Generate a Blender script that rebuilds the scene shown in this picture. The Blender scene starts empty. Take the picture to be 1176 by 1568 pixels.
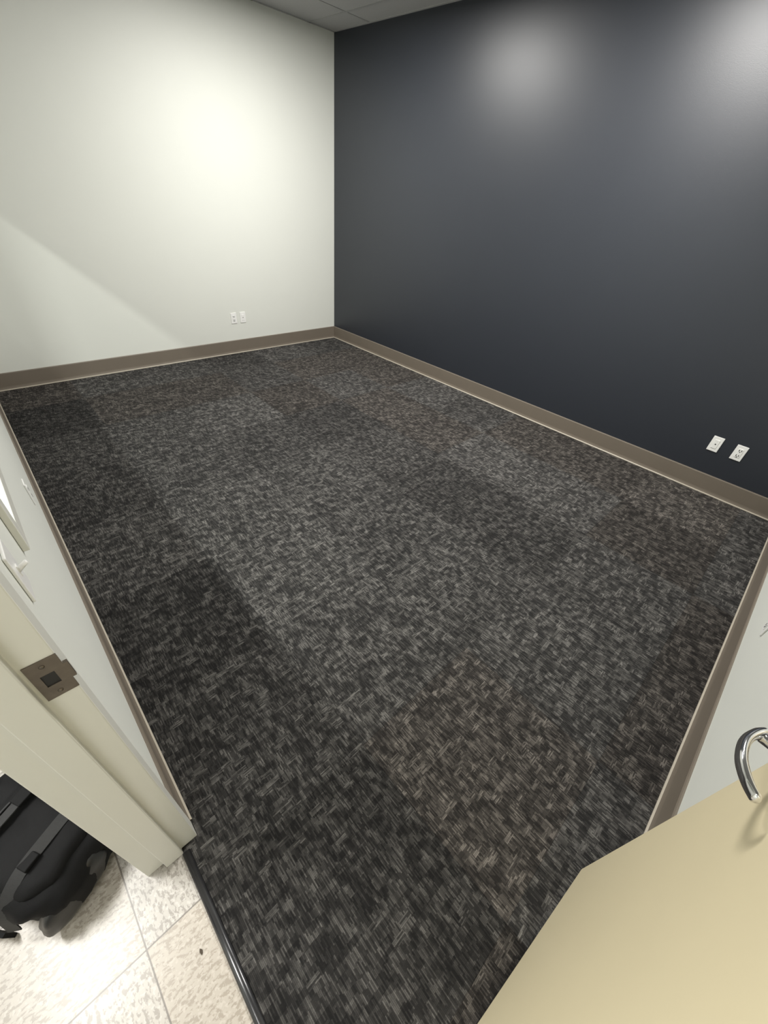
import bpy, bmesh, math, random
from mathutils import Vector, Matrix, noise
random.seed(4)
S=bpy.context.scene
COL=S.collection
# ---------------------------------------------------------------- dims
XW=-0.12; XH=-0.24; XE=3.736; YN=4.863; YS=-0.446; ZC=2.90
DY0=-0.24; DY1=0.58; ZH=2.0
WY0=1.07; WY1=3.7; WZ0=0.99
XHW=-2.5; HY0=-3.0; HY1=6.0
# ---------------------------------------------------------------- helpers
def link(o,parent=None):
    COL.objects.link(o)
    if parent: o.parent=parent
    return o
def mesh_obj(name,bm,mats=(),parent=None,smooth=False):
    me=bpy.data.meshes.new(name)
    bmesh.ops.recalc_face_normals(bm,faces=bm.faces)
    bm.to_mesh(me); bm.free()
    for m in (mats if isinstance(mats,(list,tuple)) else [mats]): me.materials.append(m)
    if smooth:
        for p in me.polygons: p.use_smooth=True
    return link(bpy.data.objects.new(name,me),parent)
def add_box(bm,a,b,mi=0):
    x0,y0,z0=a;x1,y1,z1=b
    v=[bm.verts.new(p) for p in [(x0,y0,z0),(x1,y0,z0),(x1,y1,z0),(x0,y1,z0),(x0,y0,z1),(x1,y0,z1),(x1,y1,z1),(x0,y1,z1)]]
    fs=[]
    for q in [(0,3,2,1),(4,5,6,7),(0,1,5,4),(1,2,6,5),(2,3,7,6),(3,0,4,7)]:
        f=bm.faces.new([v[i] for i in q]); f.material_index=mi; fs.append(f)
    return v,fs
def box_obj(name,boxes,mat,parent=None,bevel=0):
    bm=bmesh.new()
    for b in boxes:
        add_box(bm,b[0],b[1],b[2] if len(b)>2 else 0)
    o=mesh_obj(name,bm,mat,parent)
    if bevel:
        m=o.modifiers.new('bev','BEVEL'); m.width=bevel; m.segments=3; m.limit_method='ANGLE'
    return o
def extrude_profile(name,prof,p0,ax,ay,az,L,mat,parent=None,mis=None,closed=True,smooth=False):
    bm=bmesh.new(); ax=Vector(ax);ay=Vector(ay);az=Vector(az);p0=Vector(p0)
    A=[bm.verts.new(p0+ax*a+ay*b) for a,b in prof]
    B=[bm.verts.new(p0+ax*a+ay*b+az*L) for a,b in prof]
    n=len(prof)
    for i in range(n):
        j=(i+1)%n
        f=bm.faces.new([A[i],A[j],B[j],B[i]])
        if mis: f.material_index=mis[i]
    bm.faces.new(A[::-1]); bm.faces.new(B)
    return mesh_obj(name,bm,mat,parent,smooth)
def empty(name,loc=(0,0,0),rotz=0):
    o=bpy.data.objects.new(name,None); o.empty_display_size=.1
    o.location=loc; o.rotation_euler=(0,0,rotz); COL.objects.link(o); return o
def tube(name,pts,radii,mat,parent=None,seg=16,flat=1.0,flat_axis=None):
    bm=bmesh.new(); rings=[]
    pts=[Vector(p) for p in pts]
    for i,p in enumerate(pts):
        t=(pts[min(i+1,len(pts)-1)]-pts[max(i-1,0)]).normalized()
        up=Vector(flat_axis) if flat_axis else Vector((0,0,1))
        if abs(t.dot(up))>.95: up=Vector((1,0,0))
        s=t.cross(up).normalized(); u=s.cross(t)
        r=radii[i] if isinstance(radii,(list,tuple)) else radii
        rings.append([bm.verts.new(p+s*math.cos(a)*r*flat+u*math.sin(a)*r) for a in [2*math.pi*k/seg for k in range(seg)]])
    for a,b in zip(rings,rings[1:]):
        for k in range(seg):
            bm.faces.new([a[k],a[(k+1)%seg],b[(k+1)%seg],b[k]])
    bm.faces.new(rings[0][::-1]); bm.faces.new(rings[-1])
    return mesh_obj(name,bm,mat,parent,True)
def smooth_pts(pts,n=8):
    out=[];P=[Vector(p) for p in pts];P=[P[0]*2-P[1]]+P+[P[-1]*2-P[-2]]
    for i in range(1,len(P)-2):
        for k in range(n):
            t=k/n; a,b,c,d=P[i-1:i+3]
            out.append(.5*((2*b)+(-a+c)*t+(2*a-5*b+4*c-d)*t*t+(-a+3*b-3*c+d)*t**3))
    out.append(P[-2]); return out
# ---------------------------------------------------------------- materials
class NT:
    def __init__(s,name):
        s.m=bpy.data.materials.new(name); s.m.use_nodes=True; s.t=s.m.node_tree
        s.b=s.t.nodes['Principled BSDF']; s.out=s.t.nodes['Material Output']
    def n(s,typ,**k):
        nd=s.t.nodes.new(typ)
        for a,v in k.items(): setattr(nd,a,v)
        return nd
    def l(s,a,b): s.t.links.new(a,b)
    def math(s,op,a,b=None,c=None,clamp=False):
        nd=s.n('ShaderNodeMath',operation=op); nd.use_clamp=clamp
        for i,v in enumerate([a,b,c]):
            if v is None: continue
            if isinstance(v,(int,float)): nd.inputs[i].default_value=v
            else: s.l(v,nd.inputs[i])
        return nd.outputs[0]
    def mix(s,f,a,b,blend='MIX'):
        nd=s.n('ShaderNodeMix',data_type='RGBA',blend_type=blend)
        for i,v in ((0,f),(6,a),(7,b)):
            if isinstance(v,(int,float)): nd.inputs[i].default_value=v
            elif isinstance(v,tuple): nd.inputs[i].default_value=v+(1,) if len(v)==3 else v
            else: s.l(v,nd.inputs[i])
        return nd.outputs[2]
    def mixf(s,f,a,b):
        nd=s.n('ShaderNodeMix',data_type='FLOAT')
        for i,v in ((0,f),(2,a),(3,b)):
            if isinstance(v,(int,float)): nd.inputs[i].default_value=v
            else: s.l(v,nd.inputs[i])
        return nd.outputs[0]
    def pos(s): return s.n('ShaderNodeNewGeometry').outputs['Position']
    def noise(s,vec,scale,detail=2,rough=.5):
        nd=s.n('ShaderNodeTexNoise'); nd.inputs['Scale'].default_value=scale
        nd.inputs['Detail'].default_value=detail; nd.inputs['Roughness'].default_value=rough
        s.l(vec,nd.inputs['Vector']); return nd.outputs['Fac']
    def vmul(s,vec,v):
        nd=s.n('ShaderNodeVectorMath',operation='MULTIPLY'); s.l(vec,nd.inputs[0]); nd.inputs[1].default_value=v
        return nd.outputs[0]
    def bump(s,h,strength,dist=.001):
        nd=s.n('ShaderNodeBump'); nd.inputs['Strength'].default_value=strength; nd.inputs['Distance'].default_value=dist
        s.l(h,nd.inputs['Height']); s.l(nd.outputs[0],s.b.inputs['Normal'])
    def remap(s,v,a,b,c=0,d=1):
        nd=s.n('ShaderNodeMapRange'); nd.clamp=True
        s.l(v,nd.inputs[0])
        for i,x in enumerate((a,b,c,d)): nd.inputs[i+1].default_value=x
        return nd.outputs[0]
def simple(name,col,rough=.5,metal=0,spec=.5,var=.04,nscale=30,bump=0,bscale=300,coat=0):
    t=NT(name); p=t.pos(); f=t.noise(p,nscale,3)
    lo=tuple(c*(1-var) for c in col); hi=tuple(min(1,c*(1+var)) for c in col)
    t.l(t.mix(f,lo,hi),t.b.inputs['Base Color'])
    t.b.inputs['Roughness'].default_value=rough; t.b.inputs['Metallic'].default_value=metal
    t.b.inputs['Specular IOR Level'].default_value=spec; t.b.inputs['Coat Weight'].default_value=coat
    if bump: t.bump(t.noise(p,bscale,2),bump,.0006)
    return t.m
M_white=simple('white_wall_paint',(.72,.735,.685),.55,spec=.35,var=.015,nscale=3,bump=.25,bscale=350)
M_navy=simple('dark_slate_paint',(.0215,.0255,.0345),.42,spec=.66,var=.04,nscale=4,bump=.3,bscale=320)
M_ceil=simple('ceiling_tile',(.46,.46,.46),.9,var=.05,nscale=60,bump=.5,bscale=140)
M_grid=simple('ceiling_grid_metal',(.40,.40,.40),.5)
M_frame=simple('door_frame_paint',(.72,.72,.66),.30,var=.02,nscale=6,bump=.1,bscale=200)
M_door=simple('cream_door_paint',(.79,.70,.475),.34,var=.02,nscale=5,bump=.12,bscale=160)
M_base=simple('taupe_vinyl_base',(.175,.148,.118),.45,var=.06,nscale=10)
M_toe=simple('vinyl_base_toe',(.42,.38,.31),.45,var=.1,nscale=40)
M_plate=simple('white_plastic_plate',(.86,.86,.84),.3,var=.01)
M_black=simple('black_slot',(.01,.01,.01),.5)
M_chrome=simple('chrome',(.75,.75,.76),.1,metal=1,var=.01)
M_strike=simple('brushed_strike_metal',(.18,.155,.13),.4,metal=.85,var=.25,nscale=60)
M_rubber=simple('dark_transition_strip',(.02,.02,.022),.25,spec=.7,var=.1)
M_nylon=simple('black_nylon',(.003,.003,.0035),.7,spec=.22,var=.3,nscale=80,bump=.6,bscale=900)
M_web=simple('black_webbing',(.018,.018,.019),.6,var=.3,nscale=200,bump=.6,bscale=1500)
M_shiny=simple('glossy_black_fabric',(.005,.005,.0055),.33,spec=.6,var=.2,bump=.8,bscale=40)
M_trof=simple('light_fixture_metal',(.8,.8,.8),.4)
M_debris=simple('dry_leaf_bit',(.06,.045,.03),.8)
def emis(name,col,st):
    t=NT(name); t.b.inputs['Base Color'].default_value=(.8,.8,.8,1)
    t.b.inputs['Emission Color'].default_value=col+(1,); t.b.inputs['Emission Strength'].default_value=st
    return t.m
M_lens=emis('light_lens',(1,.97,.9),4)
t=NT('window_glass'); g=t.n('ShaderNodeBsdfGlossy'); g.inputs['Roughness'].default_value=.02
tr=t.n('ShaderNodeBsdfTransparent'); tr.inputs[0].default_value=(.94,.96,.95,1)
mx=t.n('ShaderNodeMixShader'); mx.inputs[0].default_value=.07
t.l(tr.outputs[0],mx.inputs[1]); t.l(g.outputs[0],mx.inputs[2]); t.l(mx.outputs[0],t.out.inputs[0]); M_glass=t.m
# carpet
def carpet():
    t=NT('charcoal_carpet_tile'); p=t.pos()
    sep=t.n('ShaderNodeSeparateXYZ'); t.l(p,sep.inputs[0]); x0,y0=sep.outputs[0],sep.outputs[1]
    def comb(a,b,c=0):
        n=t.n('ShaderNodeCombineXYZ')
        for i,v in enumerate((a,b,c)):
            if isinstance(v,(int,float)): n.inputs[i].default_value=v
            else: t.l(v,n.inputs[i])
        return n.outputs[0]
    def wn(a,b,off=0):
        w=t.n('ShaderNodeTexWhiteNoise',noise_dimensions='3D'); t.l(comb(a,b,off),w.inputs[0]); return w.outputs[0]
    def fl(v,s,o=0): return t.math('FLOOR',t.math('MULTIPLY_ADD',v,1/s,o))
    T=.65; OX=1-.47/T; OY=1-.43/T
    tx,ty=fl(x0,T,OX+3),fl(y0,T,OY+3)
    ti=wn(tx,ty,3.3); warm=wn(tx,ty,9.9)
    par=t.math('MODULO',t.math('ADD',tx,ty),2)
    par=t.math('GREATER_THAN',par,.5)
    def edge(v,o): return t.math('ABSOLUTE',t.math('SUBTRACT',t.math('FRACT',t.math('MULTIPLY_ADD',v,1/T,o)),.5))
    seam=t.math('GREATER_THAN',t.math('MAXIMUM',edge(x0,OX+3),edge(y0,OY+3)),.4975)
    # every third column darkened: shade beside the hall light band painted into the colour
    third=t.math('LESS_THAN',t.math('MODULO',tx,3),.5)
    x,y=x0,y0
    cx=fl(x,.018); coff=wn(cx,1.7,.2)
    cy=t.math('FLOOR',t.math('ADD',t.math('MULTIPLY',y,1/.032),t.math('MULTIPLY',coff,3)))
    b1=wn(cx,cy,5.1)
    ry=fl(y,.017); roff=wn(ry,7.7,.9)
    rx=t.math('FLOOR',t.math('ADD',t.math('MULTIPLY',x,1/.042),t.math('MULTIPLY',roff,3)))
    b2=wn(rx,ry,8.1)
    big=t.noise(p,16,2)
    mask=t.math('ADD',t.math('MULTIPLY',b1,.38),t.math('MULTIPLY',b2,.40))
    mask=t.math('ADD',mask,t.math('MULTIPLY',big,.5))
    mask=t.remap(mask,.48,.98)
    def yarn(u,w,k):
        lx=fl(u,.0040); lo=wn(lx,3.1,k)
        ly=t.math('FLOOR',t.math('ADD',t.math('MULTIPLY',w,1/.024),t.math('MULTIPLY',lo,9)))
        dash=wn(lx,ly,k+2.2)
        fu=t.math('FRACT',t.math('MULTIPLY',u,1/.0040)); pr=t.math('SUBTRACT',1,t.math('ABSOLUTE',t.math('MULTIPLY_ADD',fu,2,-1)))
        pr=t.remap(pr,.05,.5,.45,1)
        return t.math('MULTIPLY',t.remap(dash,.25,1.0,.08,1),pr)
    ya=yarn(x,y,.5); yb=yarn(y,x,4.5)
    selb=t.math('GREATER_THAN',b2,t.mixf(par,.95,.84))
    st=t.mixf(selb,ya,yb)
    v=t.math('MULTIPLY',st,t.math('MULTIPLY_ADD',mask,.76,.19))
    v=t.math('ADD',v,t.math('MULTIPLY',mask,.13))
    fine=t.noise(p,500,1)
    v=t.math('MULTIPLY',v,t.remap(fine,.3,.7,.78,1.22))
    c=t.mix(v,(.0160,.0157,.0156),(.180,.173,.163))
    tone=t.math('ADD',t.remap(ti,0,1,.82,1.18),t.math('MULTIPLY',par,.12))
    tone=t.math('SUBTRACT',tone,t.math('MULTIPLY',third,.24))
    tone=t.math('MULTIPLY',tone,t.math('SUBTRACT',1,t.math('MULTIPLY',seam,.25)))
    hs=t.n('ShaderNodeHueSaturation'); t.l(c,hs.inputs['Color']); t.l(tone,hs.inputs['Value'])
    c3=t.mix(t.math('MULTIPLY',t.math('GREATER_THAN',warm,.68),.6),hs.outputs[0],(1.0,.91,.84),'MULTIPLY')
    t.l(c3,t.b.inputs['Base Color'])
    t.b.inputs['Roughness'].default_value=.95; t.b.inputs['Specular IOR Level'].default_value=.1
    t.bump(t.math('ADD',fine,v),.6,.002)
    return t.m
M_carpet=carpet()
def vct():
    t=NT('speckled_vct_tile'); p=t.pos()
    sep=t.n('ShaderNodeSeparateXYZ'); t.l(p,sep.inputs[0]); x,y=sep.outputs[0],sep.outputs[1]
    T=.305
    def fr(v,o): 
        f=t.math('FRACT',t.math('MULTIPLY_ADD',v,1/T,o)); d=t.math('ABSOLUTE',t.math('SUBTRACT',f,.5))
        return d,t.math('FLOOR',t.math('MULTIPLY_ADD',v,1/T,o))
    dx,ix=fr(x,.309/T+8); dy,iy=fr(y,-.43/T+8)
    line=t.math('GREATER_THAN',t.math('MAXIMUM',dx,dy),.4935)
    c=t.n('ShaderNodeCombineXYZ'); t.l(ix,c.inputs[0]); t.l(iy,c.inputs[1])
    w=t.n('ShaderNodeTexWhiteNoise'); t.l(c.outputs[0],w.inputs[0])
    par=t.math('GREATER_THAN',t.math('MODULO',t.math('ADD',t.math('ADD',ix,iy),40),2),.5)
    na=t.noise(t.vmul(p,(105,48,1)),1,3,.6); nb=t.noise(t.vmul(p,(48,105,1)),1,3,.6)
    n1=t.mixf(par,na,nb); n2=t.noise(p,120,2)
    m=t.remap(n1,.50,.56); m2=t.remap(n2,.56,.62)
    col=t.mix(t.math('MULTIPLY',m,.8),(.42,.40,.37),(.21,.195,.175))
    col=t.mix(t.math('MULTIPLY',m2,.6),col,(.55,.53,.50))
    col=t.mix(t.remap(w.outputs[0],0,1,0,.4),col,(.42,.35,.26))
    col=t.mix(t.math('MULTIPLY',line,.8),col,(.12,.105,.09))
    t.l(col,t.b.inputs['Base Color']); t.b.inputs['Roughness'].default_value=.30
    t.b.inputs['Specular IOR Level'].default_value=.4
    return t.m
M_vct=vct()
# ---------------------------------------------------------------- room shell
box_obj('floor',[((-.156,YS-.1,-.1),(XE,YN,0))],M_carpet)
box_obj('floor_hall',[((XHW,HY0,-.1),(-.156,HY1,-.002))],M_vct)
TH=.12
box_obj('wall_north',[((XW,YN,-.1),(XE+TH,YN+TH,3.1))],M_white)
box_obj('wall_east',[((XE,YS-TH,-.1),(XE+TH,YN,3.1))],M_navy)
box_obj('wall_south',[((XW,YS-TH,-.1),(XE,YS,3.1))],M_white)
box_obj('wall_west',[((XH,HY0,0),(XW,DY0-.03,3.1)),((XH,DY0-.03,ZH+.03),(XW,DY1+.03,3.1)),
   ((XH,DY1+.03,0),(XW,WY0-.03,3.1)),((XH,WY0-.03,0),(XW,WY1+.03,WZ0-.03)),((XH,WY0-.03,ZH+.03),(XW,WY1+.03,3.1)),
   ((XH,WY1+.03,0),(XW,HY1,3.1))],M_white)
box_obj('wall_hall_west',[((XHW-TH,HY0,-.1),(XHW,HY1,3.1))],M_white)
box_obj('wall_hall_south',[((XHW,HY0-TH,-.1),(XW,HY0,3.1))],M_white)
box_obj('wall_hall_north',[((XHW,HY1,-.1),(XW,HY1+TH,3.1))],M_white)
box_obj('ceiling',[((XW,YS,ZC),(XE,YN,ZC+.03))],M_ceil)
box_obj('ceiling_hall',[((XHW,HY0,ZC),(XH,HY1,ZC+.03))],M_ceil)
bars=[]
x=XE-.30
while x>XW: bars.append(((x-.012,YS,ZC-.004),(x+.012,YN,ZC+.0))); x-=.61
y=YN-.55
while y>YS: bars.append(((XW,y-.012,ZC-.0035),(XE,y+.012,ZC+.0))); y-=1.22
bars+= [((XE-.022,YS,ZC-.004),(XE,YN,ZC)),((XW,YN-.022,ZC-.004),(XE,YN,ZC)),((XW,YS,ZC-.004),(XW+.022,YN,ZC)),((XW,YS,ZC-.004),(XE,YS+.022,ZC))]
box_obj('ceiling_grid',bars,M_grid)
# baseboards (cove profile)
BP=[(0,0),(.020,0),(.020,.004),(.0145,.0085),(.011,.018),(.009,.030),(.009,.143),(.006,.149),(0,.149)]
BM=[0,1,1,0,0,0,0,0,0]
def baseb(name,p0,p1,n):
    p0=Vector(p0);p1=Vector(p1);d=p1-p0
    return extrude_profile(name,BP,p0,n,(0,0,1),d.normalized(),d.length,[M_base,M_toe],mis=BM)
baseb('baseboard_north',(XW,YN,0),(XE,YN,0),(0,-1,0))
baseb('baseboard_east',(XE,YS,0),(XE,YN,0),(-1,0,0))
baseb('baseboard_south',(XW,YS,0),(XE,YS,0),(0,1,0))
baseb('baseboard_west',(XW,DY1+.052,0),(XW,YN,0),(1,0,0))
# ---------------------------------------------------------------- door frame (hollow metal, one mesh)
def jamb_prof(sgn,y):
    f=.05*sgn
    return [(-.106,y+f),(-.106,y),(-.155,y),(-.155,y-.016*sgn),(-.205,y-.016*sgn),(-.205,y),(-.254,y),(-.254,y+f),(XH-.0005,y+f),(XH-.0005,y+.03*sgn),(XW+.0005,y+.03*sgn),(XW+.0005,y+f)]
def add_ext(bm,prof,axis,a,b):
    def P(u,v,w):
        return (u,v,w) if axis=='z' else (u,w,v)
    A=[bm.verts.new(P(u,v,a)) for u,v in prof];B=[bm.verts.new(P(u,v,b)) for u,v in prof];n=len(prof)
    for i in range(n): bm.faces.new([A[i],A[(i+1)%n],B[(i+1)%n],B[i]])
    bm.faces.new(A[::-1]);bm.faces.new(B)
bm=bmesh.new()
add_ext(bm,jamb_prof(1,DY1),'z',0,ZH+.05)
add_ext(bm,jamb_prof(-1,DY0),'z',0,ZH+.05)
add_ext(bm,jamb_prof(1,ZH),'y',DY0,DY1)
df=mesh_obj('door_frame',bm,M_frame)
m=df.modifiers.new('b','BEVEL'); m.width=.0022; m.segments=2; m.limit_method='ANGLE'
sp=empty('strike_plate',(-.1285,DY1,1.0))
bm=bmesh.new()
y0=-.0022
X0,X1,Z0,Z1=-.021,.023,-.048,.048; hx0,hx1,hz0,hz1=-.010,.009,-.016,.014
for a,b in (((X0,y0,Z0),(hx0,0,Z1)),((hx1,y0,Z0),(X1,0,Z1)),((hx0,y0,Z0),(hx1,0,hz0)),((hx0,y0,hz1),(hx1,0,Z1))): add_box(bm,a,b)
add_box(bm,(X1,y0,-.02),(X1+.006,.004,.02))
mesh_obj('plate',bm,M_strike,sp)
box_obj('latch_hole',[((hx0,-.0006,hz0),(hx1,.0,hz1))],M_black,sp)
for z in (-.036,.034):
    bm=bmesh.new(); bmesh.ops.create_cone(bm,cap_ends=True,segments=16,radius1=.004,radius2=.0035,depth=.001,matrix=Matrix.Translation((0,y0-.0004,z))@Matrix.Rotation(math.pi/2,4,'X'))
    mesh_obj('screw',bm,M_strike,sp,True)
# ---------------------------------------------------------------- window in west wall
w=empty('window_1',(0,0,0))
bm=bmesh.new()
add_ext(bm,jamb_prof(1,WY1),'z',WZ0-.05,ZH+.05)
add_ext(bm,jamb_prof(-1,WY0),'z',WZ0-.05,ZH+.05)
add_ext(bm,jamb_prof(1,ZH),'y',WY0,WY1)
add_ext(bm,jamb_prof(-1,WZ0),'y',WY0,WY1)
o=mesh_obj('frame',bm,M_frame,w); m=o.modifiers.new('b','BEVEL'); m.width=.002; m.segments=2; m.limit_method='ANGLE'
box_obj('glass_pane',[((-.183,WY0+.001,WZ0+.001),(-.177,WY1-.001,ZH-.001))],M_glass,w)
# ---------------------------------------------------------------- door leaf
ang=math.atan2(-.085,.855)
d=empty('door_1',(-.104,DY0+.008,0),ang)
LW=.862
lf=box_obj('leaf',[((0,-.045,.010),(LW,0,ZH-.004))],M_door,d,bevel=.002)
def lever(sgn,y0):
    bm=bmesh.new()
    bmesh.ops.create_cone(bm,cap_ends=True,segments=40,radius1=.033,radius2=.029,depth=.010,matrix=Matrix.Translation((LW-.07,y0+sgn*.0052,1.0))@Matrix.Rotation(-sgn*math.pi/2,4,'X'))
    r=mesh_obj('rose',bm,M_chrome,d,True); mm=r.modifiers.new('e','EDGE_SPLIT')
    u=LW-.07
    tube('neck',[(u,y0+sgn*.009,1.0),(u,y0+sgn*.03,1.0),(u,y0+sgn*.052,1.0)],[.0125,.011,.0105],M_chrome,d,20)
    pts=smooth_pts([(u+.012,y0+sgn*.050,1.0),(u-.004,y0+sgn*.060,1.0),(u-.034,y0+sgn*.067,1.0),(u-.07,y0+sgn*.062,1.0),(u-.10,y0+sgn*.046,1.0),(u-.120,y0+sgn*.026,1.0)],6)
    n=len(pts); rad=[.0135*(1-.2*(i/(n-1))) for i in range(n)]; rad[0]=.006; rad[-1]=.004
    tube('lever_arm',pts,rad,M_chrome,d,16,flat=.6)
lever(1,0); lever(-1,-.045)
box_obj('latch_plate',[((LW-.0002,-.034,.94),(LW+.0012,-.011,1.06))],M_strike,d)
for i,z in enumerate((.25,1.0,1.78)):
    bm=bmesh.new(); bmesh.ops.create_cone(bm,cap_ends=True,segments=16,radius1=.006,radius2=.006,depth=.11,matrix=Matrix.Translation((-.004,.008,z)))
    mesh_obj('hinge_%d'%(i+1),bm,M_strike,d,True)
# ---------------------------------------------------------------- threshold strip
prof=[(-.0115,0),(-.011,.004),(-.008,.0075),(-.003,.0095),(.003,.0095),(.008,.0075),(.011,.004),(.0115,0)]
extrude_profile('threshold_strip',prof,(-.148,DY0+.022,.0),(1,0,0),(0,0,1),(0,1,0),DY1-DY0-.040,M_rubber,smooth=True)
# ---------------------------------------------------------------- wall plates
def plate(name,loc,rotz,kind):
    e=empty(name,loc,rotz)
    box_obj('cover',[((-.035,-.006,-.0575),(.035,-.0003,.0575))],M_plate,e,bevel=.0025)
    if kind=='outlet':
        box_obj('receptacle_face',[((-.0165,-.0085,-.0335),(.0165,-.005,.0335))],M_plate,e,bevel=.001)
        s=[]
        for z in (-.019,.019):
            s+=[((-.0095,-.009,z-.006),(-.0050,-.0083,z+.007)),((.0050,-.009,z-.006),(.0095,-.0083,z+.007)),((-.003,-.009,z-.013),(.003,-.0083,z-.007))]
        box_obj('slots',s,M_black,e)
    elif kind=='blank':
        box_obj('raised_panel',[((-.0165,-.0085,-.0335),(.0165,-.005,.0335))],M_plate,e,bevel=.001)
        box_obj('jack_port',[((-.004,-.009,-.005),(.004,-.0083,.004))],M_black,e)
    elif kind=='switch':
        box_obj('toggle_collar',[((-.0055,-.0075,-.0125),(.0055,-.005,.0125))],M_plate,e)
        tube('toggle',[(0,-.005,0),(0,-.014,.007),(0,-.023,.013)],[.0055,.005,.0042],M_plate,e,12)
    return e
plate('power_outlet',(2.252,YN,.392),0,'outlet')
plate('data_outlet',(2.366,YN,.392),0,'blank')
E=-math.pi/2
plate('power_outlet',(XE,.003,.380),E,'outlet')
plate('data_outlet',(XE,.158,.385),E,'blank')
plate('power_outlet',(XW,2.2,.43),math.pi/2,'outlet')
plate('light_switch',(XW,.80,1.06),math.pi/2,'switch')
plate('power_outlet',(1.95,YS,.38),math.pi,'outlet')
# ---------------------------------------------------------------- ceiling fixtures
def troffer(name,x,y,sx,sy,watt,col,z=ZC):
    e=empty(name,(x,y,z))
    hx,hy=sx/2,sy/2; b=.03
    box_obj('housing_frame',[((-hx,-hy,-.022),(-hx+b,hy,-.0045)),((hx-b,-hy,-.022),(hx,hy,-.0045)),((-hx+b,-hy,-.022),(hx-b,-hy+b,-.0045)),((-hx+b,hy-b,-.022),(hx-b,hy,-.0045))],M_trof,e)
    box_obj('lens',[((-hx+b,-hy+b,-.012),(hx-b,hy-b,-.006))],M_lens,e)
    L=bpy.data.lights.new(name+'_lamp','AREA'); L.shape='RECTANGLE'; L.size=sx-2*b-.01; L.size_y=sy-2*b-.01
    L.energy=watt; L.color=col
    lo=bpy.data.objects.new('lamp',L); lo.location=(0,0,-.020); link(lo,e)
warm=(1,.975,.935)
troffer('ceiling_light',2.45,3.35,.6,.6,60,warm)
troffer('ceiling_light',2.45,1.30,.6,.6,86,warm)
troffer('hall_strip_light',-1.15,-.6,.14,1.22,22,(1,.985,.95))
troffer('hall_strip_light',-1.15,1.6,.14,1.22,84,(1,.985,.95))
# ---------------------------------------------------------------- backpack on hall floor
bp=empty('black_backpack',(-.43,.85,-.002),math.radians(28))
def blob(name,c,r,e1,e2,mat,nu=48,nv=28,wr=.006,seed=0,flatbot=True):
    bm=bmesh.new(); rows=[]
    sg=lambda v,e: math.copysign(abs(v)**e,v)
    for j in range(nv+1):
        ph=-math.pi/2+math.pi*j/nv; row=[]
        for i in range(nu):
            th=2*math.pi*i/nu
            p=Vector((r[0]*sg(math.cos(ph),e1)*sg(math.cos(th),e2),r[1]*sg(math.cos(ph),e1)*sg(math.sin(th),e2),r[2]*sg(math.sin(ph),e1)))
            n=noise.noise(p*9+Vector((seed,0,0)))*wr*2+noise.noise(p*28+Vector((0,seed,0)))*wr
            p=p*(1+n/max(r)*1.0) + Vector(c)
            if flatbot and p.z<.002: p.z=.002
            row.append(bm.verts.new(p))
        rows.append(row)
    for a,b in zip(rows,rows[1:]):
        for i in range(nu):
            bm.faces.new([a[i],a[(i+1)%nu],b[(i+1)%nu],b[i]])
    bmesh.ops.remove_doubles(bm,verts=bm.verts,dist=.0003)
    o=mesh_obj(name,bm,mat,bp,True); return o
body=blob('main_compartment',(0,.0,.10),(.155,.21,.10),.55,.6,M_nylon,wr=.012)
blob('front_pocket',(-.01,-.045,.172),(.118,.125,.045),.6,.55,M_nylon,wr=.009,seed=3)
blob('top_pocket',(0,.135,.165),(.105,.055,.04),.65,.6,M_nylon,wr=.008,seed=6)
blob('side_pocket',(-.06,-.180,.085),(.085,.03,.065),.7,.6,M_shiny,wr=.010,seed=9,nu=32,nv=20)
def ribbon(name,pts,w,mat,th=.003,axis=(0,0,1)):
    P=smooth_pts(pts,8); bm=bmesh.new(); R=[]
    for i,p in enumerate(P):
        tt=(P[min(i+1,len(P)-1)]-P[max(i-1,0)]).normalized()
        rad=Vector((p.x,p.y,p.z-.05)).normalized()
        s=tt.cross(rad).normalized(); u=s.cross(tt).normalized()
        R.append([bm.verts.new(p+s*a*w/2+u*b*th) for a,b in ((-1,0),(1,0),(1,1),(-1,1))])
    for a,b in zip(R,R[1:]):
        for k in range(4): bm.faces.new([a[k],a[(k+1)%4],b[(k+1)%4],b[k]])
    bm.faces.new(R[0][::-1]);bm.faces.new(R[-1])
    return mesh_obj(name,bm,mat,bp)
ribbon('compression_strap_lower',[(-.17,-.10,.06),(-.150,-.10,.16),(-.09,-.098,.218),(0,-.096,.226),(.09,-.094,.214),(.15,-.09,.155),(.165,-.09,.05)],.03,M_web)
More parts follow.
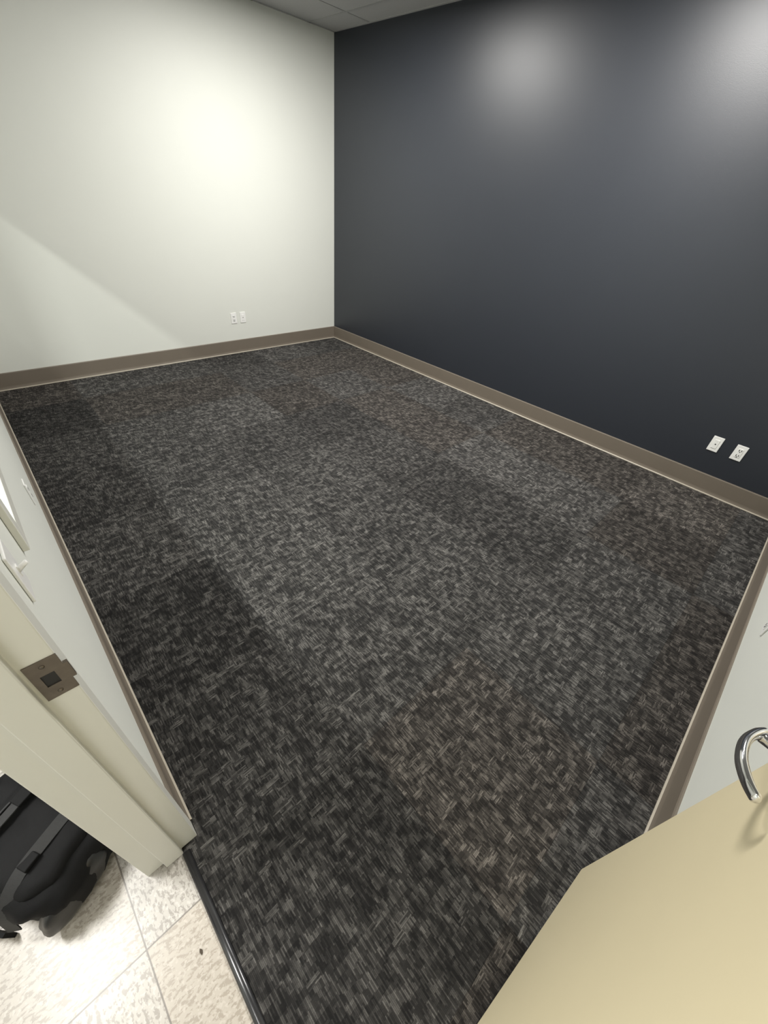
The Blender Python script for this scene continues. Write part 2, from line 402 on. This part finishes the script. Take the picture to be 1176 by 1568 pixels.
ribbon('compression_strap_upper',[(-.168,.045,.06),(-.148,.045,.165),(-.08,.045,.222),(0,.047,.228),(.08,.05,.220),(.148,.05,.16),(.166,.05,.05)],.03,M_web)
ribbon('shoulder_strap',[(.06,.19,.12),(.02,.24,.10),(-.06,.27,.06),(-.15,.25,.03),(-.20,.16,.02),(-.205,.04,.02),(-.18,-.08,.03)],.05,M_nylon,.010)
ribbon('carry_handle',[(-.04,.175,.185),(-.035,.215,.215),(0,.235,.225),(.035,.215,.215),(.04,.175,.185)],.022,M_web,.005)
tube('zipper',smooth_pts([(-.118,-.13,.175),(-.122,-.03,.188),(-.10,.068,.195),(0,.085,.205),(.095,.068,.195),(.108,-.03,.188),(.105,-.13,.175)],6),.0035,M_web,bp,8)
box_obj('buckle_lower',[((-.075,-.114,.219),(-.035,-.078,.233))],M_nylon,bp,bevel=.003)
box_obj('buckle_upper',[((.02,.030,.226),(.06,.066,.240))],M_nylon,bp,bevel=.003)
bm=bmesh.new()
v=[bm.verts.new(p) for p in ((0,0,0),(.004,.003,.001),(.005,.011,.002),(.001,.016,.001),(-.002,.009,.002))]
f=bm.faces.new(v); r=bmesh.ops.extrude_face_region(bm,geom=[f]); 
for q in r['geom']:
    if isinstance(q,bmesh.types.BMVert): q.co.z+=.0012
o=mesh_obj('leaf_fragment',bm,M_debris); o.location=(-.205,.32,-.002)
# ---------------------------------------------------------------- world + camera
W=bpy.data.worlds.new('world'); S.world=W; W.use_nodes=True
W.node_tree.nodes['Background'].inputs[0].default_value=(.5,.52,.55,1); W.node_tree.nodes['Background'].inputs[1].default_value=.3
cam=bpy.data.cameras.new('camera'); co=bpy.data.objects.new('camera',cam); COL.objects.link(co)
cam.sensor_fit='VERTICAL'; cam.sensor_height=24; cam.sensor_width=18; cam.lens=24*607/1568; cam.clip_start=.01
R=Matrix(((.7274,.3811,-.5701),(-.6813,.4950,-.5385),(.0789,.7794,.6217)))
R=R.to_quaternion().normalized().to_matrix()
co.matrix_world=Matrix.Translation((0,0,1.65))@R.to_4x4()
S.camera=co
S.view_settings.view_transform='Standard'; S.view_settings.look='None'
S.view_settings.exposure=.22
